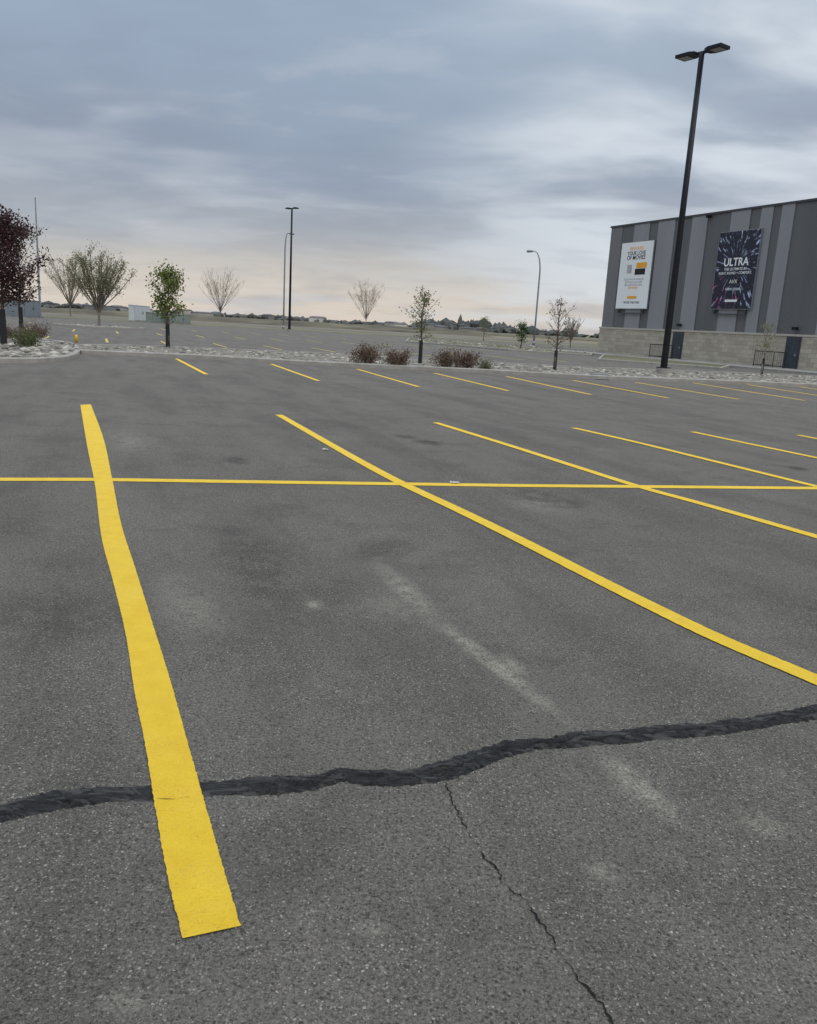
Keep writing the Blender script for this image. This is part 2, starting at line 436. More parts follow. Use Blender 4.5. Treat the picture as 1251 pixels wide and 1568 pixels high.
def rocks(name, P, count, smin, smax, z=.1, seed=1, keep=None):
    r = random.Random(seed); xs = [p[0] for p in P]; ys = [p[1] for p in P]
    V = []; Fc = []; k = 0; placed = 0; tries = 0
    while placed < count and tries < count*60:
        tries += 1
        x, y = r.uniform(min(xs), max(xs)), r.uniform(min(ys), max(ys))
        if not inpoly(x, y, P) or (keep and not keep(x, y)): continue
        s = smin+(smax-smin)*r.random()**2.2
        sc = np.array([s*r.uniform(.7, 1.3), s*r.uniform(.7, 1.3), s*r.uniform(.35, .6)])
        a = r.random()*6.28; ca, sa = math.cos(a), math.sin(a)
        jit = 1+np.array([r.uniform(-.18, .18) for _ in range(len(ICO_V))])[:, None]
        v = ICO_V*jit*sc
        v = np.stack([v[:, 0]*ca-v[:, 1]*sa+x, v[:, 0]*sa+v[:, 1]*ca+y, v[:, 2]+z+s*.1], 1)
        V.append(v); Fc += [(f[0]+k, f[1]+k, f[2]+k) for f in ICO_F]; k += len(ICO_V); placed += 1
    if placed:
        return obj_from(name, np.concatenate(V), Fc, M_ROCK)

near = [(125, 542), (200, 545), (300, 549), (440, 557), (560, 563), (740, 571), (900, 580), (1100, 587), (1251, 593), (1500, 603)]
far = [(1500, 586), (1251, 579), (1100, 573), (900, 566), (740, 558), (560, 547), (440, 542), (300, 536), (200, 533), (128, 532)]
S = gl(*near)+gl(*far)
c0 = (Vector(S[-1])+Vector(S[0]))/2; out = (Vector(S[0])-Vector(S[1])).normalized()
S = S+[tuple(c0+out*.6+(Vector(S[-1])-c0)*.6), tuple(c0+out*.8), tuple(c0+out*.6+(Vector(S[0])-c0)*.6)]
I = bed("landscape_bed", S, M_BED, kw=.3)
rocks("river_rocks", I, 3400, .04, .12, seed=3)
S2 = gl((-200, 560), (-60, 557), (0, 556), (60, 556), (100, 553), (118, 548), (123, 542), (121, 535), (108, 529), (60, 522), (0, 517), (-200, 508))
I2 = bed("landscape_bed", S2, M_BED)
rocks("river_rocks", I2, 1500, .05, .20, seed=5)
def ell(u, v, a, b, ang=0, n=20):
    c = Vector(G(u, v)); out = []
    for i in range(n):
        t = 2*math.pi*i/n
        p = e1*a*math.cos(t)+e2*b*math.sin(t); out.append(c+p)
    return out
E1 = ell(153, 501, 3.6, 2.2); Ii = bed("landscape_bed", E1, M_BED); rocks("river_rocks", Ii, 250, .08, .2, seed=8)
S3 = gl((915, 552), (1000, 558), (1060, 562), (1105, 566), (1118, 562), (1100, 556), (1040, 552), (965, 547), (922, 545))
I3 = bed("landscape_bed", S3, M_VERGE); 
S4 = gl((620, 524), (700, 530), (780, 537), (905, 545), (912, 540), (850, 534), (780, 529), (700, 523), (625, 519))
I4 = bed("landscape_bed", S4, M_VERGE)
rocks("river_rocks", I4, 300, .08, .2, seed=9)

def band(name, y0a, y1a, y0b, y1b, mat, z, xa=-400, xb=75):
    return poly(name, [(xa, y0a), (xb, y0b), (xb, y1b), (xa, y1a)], z, mat)
band("grass_verge", 106, 135, 118, 150, M_VERGE, -.012)
band("sidewalk", 124, 127, 134, 137, M_CONC, .0)
band("road", 150, 165, 160, 176, noisy("old_asphalt", (.13, .125, .12), (.17, .165, .155), 1, .9), -.01)
band("concrete_kerb_line", 149.4, 149.9, 159.4, 159.9, M_CONC, .02)

def mound(name, cx, cy, lx, ly, h, seed, mat, rot=0.05):
    nx, ny = 60, 14; acc = Acc()
    for i in range(nx+1):
        for j in range(ny+1):
            a, b = i/nx*2-1, j/ny*2-1
            z = h*max(0, 1-a*a)**.6*max(0, 1-b*b)*(.75+.5*noise.noise(Vector((a*5+seed, b*1.5, 0))))-.1
            x, y = a*lx, b*ly
            acc.v.append(Vector((cx+x, cy+y+x*rot, z)))
    for i in range(nx):
        for j in range(ny):
            k = i*(ny+1)+j; acc.f.append((k, k+ny+1, k+ny+2, k+1)); acc.m.append(0)
    return acc.obj(name, [mat], smooth=True)
M_SOIL = noisy("bare_soil_grass", (.065, .052, .038), (.17, .15, .095), .12, .95, detail=8)
mound("grass_berm", -70, 205, 90, 14, 1.6, 3, M_SOIL)
mound("grass_berm", -30, 260, 120, 14, 1.4, 8, M_SOIL)

# distant tree line and buildings
M_FARTREE = noisy("distant_foliage", (.06, .065, .06), (.11, .11, .10), .05, 1, island=.3)
acc = Acc(); r = random.Random(4)
V = []; Fc = []; k = 0
for i in range(1400):
    a = r.uniform(-.62, .6); d = r.uniform(650, 900)
    dens = noise.noise(Vector((a*9, 0, 0)))
    if dens < -.15 and r.random() < .6: continue
    w = r.uniform(2, 7); h = r.uniform(1.5, 4.5)*(1+max(0, dens))*(1.1 if a > 0 else .6)
    jit = 1+np.array([r.uniform(-.4, .4) for _ in range(len(ICO_V))])[:, None]
    v = ICO_V*jit*np.array([w, w, h])+np.array([math.sin(a)*d, math.cos(a)*d, h*.5])
    V.append(v); Fc += [(f[0]+k, f[1]+k, f[2]+k) for f in ICO_F]; k += len(ICO_V)
obj_from("distant_trees", np.concatenate(V), Fc, M_FARTREE)
M_HOUSE = noisy("distant_siding", (.22, .21, .20), (.42, .405, .38), .02, .8, island=.6)
M_ROOF = noisy("distant_roof", (.09, .09, .10), (.16, .15, .15), .03, .9)
acc = Acc()
for i in range(42):
    a = r.uniform(-.60, .02) if i < 34 else r.uniform(0, .25); d = r.uniform(600, 760); w = r.uniform(5, 13); h = r.uniform(2.2, 4); dp = 9
    M = Matrix.Translation((math.sin(a)*d, math.cos(a)*d, 0)) @ Matrix.Rotation(r.uniform(-.5, .5), 4, 'Z')
    acc.boxx(-w/2, w/2, -dp/2, dp/2, -1, h, 0, M)
    rh = h+r.uniform(.4, 1.2)
    kk = len(acc.v)
    for p in ((-w/2-.4, -dp/2-.4, h+.01), (w/2+.4, -dp/2-.4, h+.01), (w/2+.4, dp/2+.4, h+.01), (-w/2-.4, dp/2+.4, h+.01), (-w/2+1.5, 0, rh), (w/2-1.5, 0, rh)):
        acc.v.append(M @ Vector(p))
    for f in ((0, 1, 5, 4), (2, 3, 4, 5), (1, 2, 5), (3, 0, 4)):
        acc.f.append(tuple(kk+q for q in f)); acc.m.append(1)
acc.obj("distant_houses", [M_HOUSE, M_ROOF])

# ------------------------------------------------------------------ trees
def branch(acc, p, d, L, r0, r, up=.15, n=4, wob=.18, sides=4, r1=None):
    pts = [Vector(p)]; d = Vector(d).normalized(); rad = [r0]; r1 = r0*.3 if r1 is None else r1
    for i in range(n):
        d = (d+Vector((r.gauss(0, wob), r.gauss(0, wob), r.gauss(0, wob)+up))).normalized()
        pts.append(pts[-1]+d*L/n); rad.append(r0+(r1-r0)*(i+1)/n)
    acc.tube(pts, rad, sides, 0, cap=False)
    return pts
def along(pts, t):
    q = t*(len(pts)-1); i = min(int(q), len(pts)-2); return pts[i].lerp(pts[i+1], q-i)
def make_tree(name, P, H, W, style, leaves, lsize, mats, seed, trunk_h=.3, trunk_r=.05, twigs=5, limbs=26, wrap=False, sides=4):
    r = random.Random(seed); acc = Acc(); tips = []
    R = W/2
    if style == 'oval':
        lead = [Vector((r.gauss(0, .015)*H*(i > 0), r.gauss(0, .015)*H*(i > 0), H*.96*i/7)) for i in range(8)]
        acc.tube(lead, [trunk_r*(1-.85*i/7) for i in range(8)], 8, 0)
        tips.append(lead[-3:])
        for i in range(limbs):
            t = trunk_h+(0.95-trunk_h)*((i+.5)/limbs)
            p = along(lead, t); a = i*2.4+r.uniform(-.4, .4)
            q = (t-trunk_h)/(1-trunk_h)
            prof = (math.sin(math.pi*min(1, q*.85+.18))**.7)*r.uniform(.5, 1.2)
            el = .5+.7*q
            L = R*prof/math.cos(el)*.95
            L = min(L, (H*1.0-p.z)/max(.2, math.sin(el))) if q > .45 else L
            b = branch(acc, p, (math.cos(a)*math.cos(el), math.sin(a)*math.cos(el), math.sin(el)), max(L, .15), trunk_r*.35*(1-.5*q), r, .06)
            tips.append(b)
            for k in range(twigs):
                tt = r.uniform(.3, .95); pp = along(b, tt)
                dd = Vector((math.cos(a)+r.gauss(0, .7), math.sin(a)+r.gauss(0, .7), r.uniform(.3, 1.3)))
                tips.append(branch(acc, pp, dd, L*r.uniform(.2, .4), trunk_r*.13, r, .1, 3, sides=3))
    elif style == 'vase':
        th = H*trunk_h
        acc.tube([Vector((0, 0, 0)), Vector((0, 0, th*.6)), Vector((r.gauss(0, .02), 0, th*1.05))], [trunk_r, trunk_r*.85, trunk_r*.7], 8, 0)
        for i in range(limbs):
            a = i*2.4+r.uniform(-.3, .3); k = ((i+.5)/limbs)**.6
            el = math.pi/2-math.atan2(R*k*.95, (H-th)*(1-.25*k*k))
            L = math.hypot(R*k, (H-th)*(1-.28*k*k))*r.uniform(.85, 1.02)
            p = Vector((0, 0, th*r.uniform(.7, 1.05)))
            b = branch(acc, p, (math.cos(a)*math.cos(el-.1), math.sin(a)*math.cos(el-.1), math.sin(el-.1)), L, trunk_r*.42, r, .03, 6, .07)
            tips.append(b[2:])
            for q in range(twigs):
                tt = r.uniform(.3, .97); pp = along(b, tt)
                dd = Vector((math.cos(a)*.6*k+r.gauss(0, .45), math.sin(a)*.6*k+r.gauss(0, .45), r.uniform(.7, 1.5)))
                LL = L*r.uniform(.14, .34)*(1.15-tt*.6)
                b2 = branch(acc, pp, dd, LL, trunk_r*.16, r, .05, 3, sides=3)
                tips.append(b2)
                for z in range(2):
                    tips.append(branch(acc, along(b2, r.uniform(.3, .9)), dd+Vector((r.gauss(0, .6), r.gauss(0, .6), r.gauss(0, .3))), LL*.5, trunk_r*.09, r, .05, 2, sides=3))
    elif style == 'shrub':
        for i in range(limbs):
            a = r.uniform(0, 6.28); el = r.uniform(.35, 1.5); k = r.uniform(.6, 1)
            L = k*math.hypot(R*math.cos(el), H*math.sin(el))
            p = Vector((r.gauss(0, R*.25), r.gauss(0, R*.25), 0))
            b = branch(acc, p, (math.cos(a)*math.cos(el), math.sin(a)*math.cos(el), math.sin(el)), L, .012, r, .08, 4, .2, 3)
            tips.append(b)
            for q in range(twigs):
                tips.append(branch(acc, along(b, r.uniform(.3, .9)), Vector((math.cos(a)+r.gauss(0, .7), math.sin(a)+r.gauss(0, .7), .8)), L*.35, .006, r, .1, 2, sides=3))
    if wrap: acc.tube([Vector((0, 0, 0)), Vector((0, 0, H*trunk_h*.95))], [trunk_r*1.5, trunk_r*1.35], 10, 2)
    wts = [len(t)*(.15+r.random()**2*2) for t in tips]
    for b in r.choices(tips, wts, k=leaves):
        p = along(b, r.random()**.7)
        s = lsize*1.2
        acc.leaf(p+Vector((r.gauss(0, s), r.gauss(0, s), r.gauss(0, s))), lsize, 1, r)
    return acc.obj(name, mats, loc=(P[0], P[1], .1 if wrap or style == 'shrub' else 0))
def T(name, base, top, wpx, style, leaves, ls, mats, seed, **kw):
    P = G(*base, .1); H = HT(top[0], top[1], P)-.1; W = wpx*MPP(P)
    return make_tree(name, P, H, W, style, leaves, ls, mats+[M_WRAP], seed, **kw)
T("maple_tree", (257, 532), (259, 416), 60, 'oval', 2000, .12, [M_BARK, L_GREEN], 11, trunk_h=.34, trunk_r=.06, wrap=True, limbs=26, twigs=5)
T("young_tree", (643, 556), (648, 446), 46, 'oval', 650, .09, [M_BARK, L_OLIVE], 12, trunk_h=.34, trunk_r=.055, wrap=True, limbs=24, twigs=5)
T("young_tree", (849, 567), (857, 458), 44, 'oval', 220, .08, [M_BARK, L_RUST], 13, trunk_h=.30, trunk_r=.05, wrap=True, limbs=26, twigs=6)
T("young_tree", (1166, 574), (1180, 495), 40, 'oval', 330, .08, [M_BARKG, L_OLIVE], 14, trunk_h=.35, trunk_r=.04, wrap=True, limbs=20, twigs=5)
T("purple_leaf_tree", (6, 528), (8, 333), 96, 'oval', 4200, .12, [M_BARK, L_MAROON], 15, trunk_h=.30, trunk_r=.08, wrap=True, limbs=40, twigs=7)
T("purple_leaf_tree", (33, 506), (40, 345), 72, 'oval', 2900, .14, [M_BARK, L_MAROON], 16, trunk_h=.24, trunk_r=.08, wrap=True, limbs=34, twigs=6)
T("elm_tree", (152, 499), (155, 376), 96, 'vase', 4200, .14, [M_BARKG, L_OLIVE], 21, trunk_h=.22, trunk_r=.13, limbs=32, twigs=11)
T("elm_tree", (108, 483), (100, 386), 74, 'vase', 2100, .18, [M_BARKG, L_OLIVE], 22, trunk_h=.2, trunk_r=.14, limbs=28, twigs=9)
T("elm_tree", (338, 490), (338, 406), 74, 'vase', 650, .17, [M_BARKG, L_TAN], 23, trunk_h=.2, trunk_r=.13, limbs=30, twigs=10)
T("elm_tree", (560, 502), (564, 427), 60, 'vase', 1300, .2, [M_BARKG, L_OLIVE], 24, trunk_h=.22, trunk_r=.13, limbs=26, twigs=9)
T("young_tree", (740, 521), (740, 485), 14, 'oval', 400, .16, [M_BARKG, L_OLIVE], 25, trunk_h=.3, trunk_r=.07, limbs=16, twigs=3)
T("spruce_tree", (797, 533), (799, 494), 20, 'oval', 900, .13, [M_BARK, L_BLUE], 26, trunk_h=.3, trunk_r=.07, limbs=20, twigs=4)
T("elm_tree", (873, 531), (875, 479), 27, 'vase', 500, .13, [M_BARKG, L_TAN], 27, trunk_h=.22, trunk_r=.09, limbs=22, twigs=7)
for i, (b, t, w, m, n) in enumerate((((562, 557), (562, 522), 58, L_RUST, 1700), ((608, 560), (608, 528), 46, L_RUST, 1300), ((682, 563), (682, 531), 48, L_RUST, 1300),
        ((712, 564), (712, 530), 50, L_RUST, 1500), ((742, 566), (742, 548), 22, L_OLIVE, 400), ((42, 532), (40, 502), 46, L_SHRUB, 1500), ((52, 518), (55, 493), 50, L_RUST, 1300),
        ((12, 519), (14, 497), 40, L_RUST, 900))):
    T("shrub", b, t, w, 'shrub', n, .065, [M_BARKG, m], 40+i, limbs=46, twigs=5)

# ------------------------------------------------------------------ light poles
def shoebox_pole(name, base, top, headpx_l, headpx_r, r0, r1, hw, hl):
    P = G(*base, .1); H = HT(*top, P)
    dl, dr = ray(*headpx_l), ray(*headpx_r)
    A = Vector((dl[0], dl[1]))*((H-EYE)/dl[2]); B = Vector((dr[0], dr[1]))*((H-EYE)/dr[2])
    ax = (B-A).normalized(); half = min((B-A).length/2, 1.2)
    e = empty(name, (P[0], P[1], .1), math.atan2(ax.y, ax.x))
    a = Acc()
    a.tube([(0, 0, 0), (0, 0, .02), (0, 0, H*.5), (0, 0, H-.12)], [r0, r0, (r0+r1)/2, r1], 16)
    a.obj("shaft", [M_BLACK], smooth=True, parent=e)
    a = Acc(); a.tube([(0, 0, -.05), (0, 0, .25)], [r0*2.1, r0*2.1], 20); a.obj("concrete_footing", [M_CONC], parent=e)
    box("base_plate", -r0*1.5, r0*1.5, -r0*1.5, r0*1.5, .25, .29, M_BLACK, e)
    box("access_cover", -.06, .06, -r0-.012, -r0+.03, .5, .8, M_BLACK, e)
    for s in (-1, 1):
        box("arm", min(0, s*half*.4), max(0, s*half*.4), -.05, .05, H-.2, H-.1, M_BLACK, e)
        x0 = s*half*.38; x1 = x0+s*hl
        k = Acc()
        kk = [(x0, -hw*.3), (x0+s*hl*.25, -hw/2), (x1, -hw/2), (x1, hw/2), (x0+s*hl*.25, hw/2), (x0, hw*.3)]
        n = 6
        for z in (H-.20, H-.08):
            for q in kk: k.v.append(Vector((q[0], q[1], z)))
        k.f.append(tuple(range(n))); k.f.append(tuple(range(2*n-1, n-1, -1))); k.m += [0, 0]
        for i in range(n): k.f.append((i, (i+1) % n, n+(i+1) % n, n+i)); k.m.append(0)
        k.obj("lamp_head", [M_BLACK], parent=e)
        box("lens", min(x0+s*hl*.35, x1-s*.08), max(x0+s*hl*.35, x1-s*.08), -hw*.36, hw*.36, H-.215, H-.201, M_LENS, e)
        for i in range(5):
            xx = x0+s*hl*(.3+.12*i); box("cooling_fin", xx-.01, xx+.01, -hw*.35, hw*.35, H-.08, H-.04, M_BLACK, e)
    return e
M_LENS = noisy("lamp_lens", (.25, .25, .24), (.35, .35, .33), 10, .3)
shoebox_pole("parking_lot_light_pole", (1015, 572), (1079, 78), (1058, 84), (1098, 73), .15, .105, .62, .85)
shoebox_pole("parking_lot_light_pole", (443, 507), (447, 318), (441, 318), (453, 317.5), .15, .10, .5, .6)
def davit(name, base, top, side, reach, rad):
    P = G(*base); H = HT(*top, P); a = Acc()
    pts = [(0, 0, 0), (0, 0, H*.3), (0, 0, H*.6), (0, 0, H-2.6)]
    for i in range(1, 9):
        t = i/8*math.pi/2
        pts.append((side*reach*(1-math.cos(t)), 0, H-2.6+2.6*math.sin(t)))
    pts.append((side*(reach+.25), 0, H))
    a.tube(pts, [rad*(1-.6*i/(len(pts)-1)) for i in range(len(pts))], 10)
    x = side*(reach+.2)
    a.tube([(x, 0, H), (x+side*.25, 0, H+.02), (x+side*.7, 0, H-.03), (x+side*.85, 0, H-.05)], [.07, .16, .17, .06], 8)
    a.tube([(0, 0, 0), (0, 0, .5)], [rad*1.5, rad*1.5], 10)
    return a.obj(name, [M_GALV], smooth=True, loc=(P[0], P[1], 0))
davit("street_lamp", (434, 503), (440, 357), 1, .35, .13)
davit("street_lamp", (817, 528), (828, 385), -1, .85, .12)
P = G(62, 487)
a = Acc(); H = HT(57, 303, P); a.tube([(0, 0, 0), (0, 0, H*.5), (0, 0, H)], [.15, .12, .06], 8)
a.tube([(0, 0, H), (0, 0, H+.12)], [.12, .02], 8); a.tube([(0, 0, 0), (0, 0, .3)], [.3, .3], 10)
a.obj("flagpole", [M_GALV], loc=(P[0], P[1], 0))

# ------------------------------------------------------------------ utility cabinets
def cabinet(name, u0, u1, vb, vt, mat, depth=.8):
    P0, P1 = Vector(G(u0, vb)), Vector(G(u1, vb)); c = (P0+P1)/2; w = (P1-P0).length
    H = HT((u0+u1)/2, vt, c)
    e = empty(name, (c.x, c.y, 0), math.atan2(P1.y-P0.y, P1.x-P0.x))
    box("pad", -w/2-.15, w/2+.15, -.15, depth+.15, 0, .12, M_CONC, e)
    box("housing", -w/2, w/2, 0, depth, .12, H-.12, mat, e, .03)
    k = Acc()
    k.v = [Vector(q) for q in ((-w/2-.05, -.05, H-.119), (w/2+.05, -.05, H-.119), (w/2+.05, depth+.05, H-.119), (-w/2-.05, depth+.05, H-.119),
                               (-w/2-.05, -.05, H-.06), (w/2+.05, -.05, H-.06), (w/2+.05, depth+.05, H), (-w/2-.05, depth+.05, H))]
    for f in ((3, 2, 1, 0), (4, 5, 6, 7), (0, 1, 5, 4), (1, 2, 6, 5), (2, 3, 7, 6), (3, 0, 4, 7)): k.f.append(f); k.m.append(0)
    k.obj("lid", [mat], parent=e)
    for i, s in enumerate((-.25, .25)):
        box("door", s*w-w*.23, s*w+w*.23, -.03, -.002, .2, H-.2, mat, e, .01)
        box("handle", s*w*.15-.02, s*w*.15+.02, -.07, -.03, H*.45, H*.6, M_BLACK, e)
M_BLUEW = noisy("pale_enamel", (.46, .49, .50), (.54, .56, .57), 2, .5)
M_GRNC = noisy("utility_green_enamel", (.17, .21, .18), (.21, .25, .22), 2, .5)
M_GREYC = noisy("utility_grey_enamel", (.15, .17, .19), (.20, .22, .24), 2, .5)
cabinet("utility_cabinet", 206, 230, 492, 467, M_BLUEW)
cabinet("transformer_box", 233, 264, 495, 478, M_GRNC)
cabinet("transformer_box", 268, 292, 496, 481, M_GRNC)
cabinet("utility_cabinet", 38, 64, 487, 459, M_GREYC, 2)

M_YEL = noisy("bollard_yellow", (.65, .42, .02), (.75, .5, .05), 6, .5)
for u, v, t in ((117, 524, 512),):
    P = G(u, v); H = HT(u, t, P); a = Acc(); a.tube([(0, 0, 0), (0, 0, H*.9), (0, 0, H*.97), (0, 0, H)], [.07, .07, .055, .02], 12)
    a.obj("yellow_bollard", [M_YEL], smooth=True, loc=(P[0], P[1], 0))
P = Vector(G(918, 580)); Q = Vector(G(932, 581)); ang = math.atan2((Q-P).y, (Q-P).x)
e = empty("storm_drain_inlet", (P.x, P.y, 0), ang)
box("hood", -.36, .36, -.03, .3, .05, .19, M_GALV, e, .01)
box("throat", -.30, .30, -.045, -.031, .03, .13, M_BLACK, e)
box("frame", -.36, .36, -.4, -.05, .002, .012, M_BLACK, e)
for i in range(6): box("bar", -.3+i*.11, -.27+i*.11, -.37, -.07, .013, .02, M_GALV, e)
def litter(u, v, s, seed):
    P = G(u, v); r = random.Random(seed); a = Acc()
    n = 6
    for i in range(n):
        for j in range(n):
            a.v.append(Vector(((i/(n-1)-.5)*s*1.6+r.gauss(0, s*.05), (j/(n-1)-.5)*s+r.gauss(0, s*.05), .012+abs(r.gauss(0, s*.08)))))
    for i in range(n-1):
        for j in range(n-1):
            a.f.append((i*n+j, (i+1)*n+j, (i+1)*n+j+1, i*n+j+1)); a.m.append(0)
    a.obj("crumpled_paper", [noisy("paper", (.42, .40, .37), (.6, .58, .54), 20, .8)], loc=(P[0], P[1], 0))
litter(696, 740, .06, 1); litter(498, 689, .05, 3)

# ------------------------------------------------------------------ building
A = Vector(G(917, 541)); HB = HT(937, 347, A)
d = ray(1251, 304); t = (HB-EYE)/d[2]; B = Vector((d[0]*t, d[1]*t))
ev = (B-A).normalized(); ang = math.atan2(ev.y, ev.x); nv = Vector((-ev.y, ev.x))
def W(u, v, off=0):
    d = ray(u, v); dd = Vector((d[0], d[1])); A2 = A-nv*off; t = A2.dot(nv)/dd.dot(nv)
    p = dd*t; return (p-A2).dot(ev), EYE+d[2]*t
HM = W(920, 501)[1]
bld = empty("cinema_building", (A.x, A.y, 0), ang)
LEN = 64; DEP = 50
def clad(name, c1, c2):
    m, nt, b = new_mat(name)
    tc = nt.nodes.new('ShaderNodeTexCoord')
    w = nd(nt, 'ShaderNodeTexWave', Scale=1.6); w.bands_direction = 'X'; w.wave_profile = 'SIN'
    nt.links.new(tc.outputs['Object'], w.inputs['Vector'])
    mp = nt.nodes.new('ShaderNodeMapping'); mp.inputs['Scale'].default_value = (1, 1, .15)
    nt.links.new(tc.outputs['Object'], mp.inputs[0])
    f = noise_n(nt, mp.outputs[0], .8, 5)
    c = mixc(nt, mapr(nt, f, .3, .7), c1, c2)
    nt.links.new(c, b.inputs['Base Color']); b.inputs['Roughness'].default_value = .5; b.inputs['Metallic'].default_value = .1
    bump(nt, b, w.outputs[0], .5, .03)
    return m
CD = clad("dark_grey_cladding", (.108, .106, .108), (.13, .128, .13))
CM = clad("mid_grey_cladding", (.165, .163, .166), (.185, .183, .186))
CL = clad("light_grey_cladding", (.25, .248, .255), (.28, .278, .285))
def block_mat():
    m, nt, b = new_mat("concrete_block")
    tc = nt.nodes.new('ShaderNodeTexCoord')
    mp = nt.nodes.new('ShaderNodeMapping'); mp.inputs['Rotation'].default_value = (math.radians(90), 0, 0)
    nt.links.new(tc.outputs['Object'], mp.inputs[0])
    br = nd(nt, 'ShaderNodeTexBrick', Scale=1.0); br.inputs['Brick Width'].default_value = .6; br.inputs['Row Height'].default_value = .3
    br.inputs['Mortar Size'].default_value = .012
    br.inputs['Color1'].default_value = (.36, .31, .235, 1); br.inputs['Color2'].default_value = (.50, .44, .345, 1); br.inputs['Mortar'].default_value = (.26, .24, .20, 1)
    nt.links.new(mp.outputs[0], br.inputs['Vector'])
    f = noise_n(nt, tc.outputs['Object'], .6, 6)
    c = mixc(nt, mapr(nt, f, .35, .7, 0, .4), br.outputs[0], (.27, .24, .19))
    nt.links.new(c, b.inputs['Base Color']); b.inputs['Roughness'].default_value = .9
    return m
CB = block_mat()
M_DARKTRIM = noisy("dark_flashing", (.05, .05, .055), (.07, .07, .075), 3, .5)
M_CAP = noisy("stone_cap", (.42, .38, .32), (.5, .46, .39), 3, .8)
box("masonry_base", -.12, LEN, -.12, DEP, 0, HM-.08, CB, bld)
box("sill_course", -.17, LEN+.02, -.17, DEP+.02, HM-.079, HM+.06, M_CAP, bld)
box("core", .06, LEN-.06, .06, DEP, HM+.061, HB-.1, CD, bld)
box("parapet_cap", -.1, LEN+.1, -.1, DEP, HB-.099, HB+.05, M_DARKTRIM, bld)
edges = [(937, 'M'), (955, 'D'), (973, 'L'), (997, 'D'), (1010, 'L'), (1036, 'D'), (1062, 'L'), (1086, 'D'), (1122, 'L'), (1152, 'D'), (1168, 'L'), (1187, 'D'), (1200, 'L'), (1220, 'D')]
def topv(u): return 347+(304-347)*(u-937)/(1251-937)
ss = [0.0]+[W(u, topv(u))[0] for u, _ in edges[1:]]
seq = [(ss[i], ss[i+1], edges[i][1]) for i in range(len(ss)-1)]
s = ss[-1]; seq.append((s, s+3.2, 'D')); s += 3.2; r = random.Random(2); i = 0
while s < LEN:
    w = r.uniform(1.2, 3); seq.append((s, min(LEN, s+w), 'LDMD'[i % 4])); s += w; i += 1
for k, (a, b, c) in enumerate(seq):
    off = {'D': 0, 'M': -.03, 'L': -.06}[c]
    box("cladding_panel", a+.01, b-.01, off, .055, HM+.062, HB-.101, {'D': CD, 'M': CM, 'L': CL}[c], bld)
y = .06; i = 0
while y < DEP-.1:
    w = 2.4 if i % 2 else 3.1
    box("side_cladding_panel", -.03 if i % 2 else .0, .055, y+.01, min(DEP-.05, y+w)-.01, HM+.062, HB-.101, CM if i % 2 else CD, bld); y += w; i += 1
def quadWall(pts):
    q = [W(*p) for p in pts]
    s0 = (q[0][0]+q[3][0])/2; s1 = (q[1][0]+q[2][0])/2; z1 = (q[0][1]+q[1][1])/2; z0 = (q[2][1]+q[3][1])/2
    return s0, s1, z0, z1
M_WHITE = noisy("poster_white", (.82, .82, .80), (.87, .87, .85), .5, .6)
M_ORANGE = noisy("poster_orange", (.85, .38, .03), (.9, .45, .05), 1, .6)
M_PBLACK = noisy("poster_black", (.012, .012, .015), (.02, .02, .025), 1, .5)
M_PGREY = noisy("poster_grey", (.35, .35, .36), (.5, .5, .5), 3, .6)
def txt(s, x, z, width, mat, parent, y, bold=0, maxh=9):
    c = bpy.data.curves.new("lettering", 'FONT'); c.body = s; c.size = 1; c.align_x = 'CENTER'
    c.materials.append(mat)
    o = bpy.data.objects.new("lettering", c); col.objects.link(o)
    bpy.context.view_layer.update()
    k = min(width/max(.01, o.dimensions.x), maxh)
    o.parent = parent
    c.size = k; c.extrude = .004; c.offset = bold*k
    o.location = (x, y, z); o.rotation_euler = (math.pi/2, 0, 0)
    return o
def poster(name, pts, face):
    s0, s1, z0, z1 = quadWall(pts); c = A+ev*((s0+s1)/2)
    e = empty(name, (c.x, c.y, (z0+z1)/2), ang); w, h = (s1-s0)/2, (z1-z0)/2
    box("frame", -w-.05, w+.05, -.18, -.061, -h-.05, h+.05, M_GALV, e)
    box("panel", -w, w, -.20, -.181, -h, h, face, e)
    box("hanger_left", -w*.8, -w*.8+.08, -.25, -.0605, -h-.35, -h-.051, M_DARKTRIM, e)
    box("hanger_right", w*.8-.08, w*.8, -.25, -.0605, -h-.35, -h-.051, M_DARKTRIM, e)
    box("bottom_rail", -w*.8, w*.8, -.25, -.12, -h-.42, -h-.351, M_DARKTRIM, e)
    return e, w, h
e, w, h = poster("cinema_poster", ((955, 372), (1003, 369), (994, 471), (946, 473)), M_WHITE)
Y = -.206
txt("REWARD", 0, h*.76, w*.85, M_ORANGE, e, Y)
txt("YOUR LOVE", 0, h*.62, w*1.15, M_PBLACK, e, Y, bold=.01)
txt("OF MOVIES", 0, h*.48, w*1.15, M_PBLACK, e, Y, bold=.01)
box("card_orange", w*.08, w*.72, -.215, -.201, h*.22, h*.38, M_ORANGE, e)
box("card_black", w*.02, w*.66, -.215, -.201, h*.02, h*.20, M_PBLACK, e)
box("card_grey", -w*.5, -w*.2, -.215, -.201, h*.08, h*.33, M_PGREY, e)
for i, s in enumerate(("Enjoy movie rewards", "the more you visit", "the more you earn", "join today")):
    txt(s, 0, -h*(.14+.085*i), w*(1.25, 1.1, 1.1, .6)[i], M_PGREY if i < 3 else M_ORANGE, e, Y)
box("logo_bar", -w*.3, w*.3, -.213, -.201, -h*.70, -h*.62, M_ORANGE, e)
txt("MOVIE THEATRES", 0, -h*.85, w*1.0, M_PBLACK, e, Y)
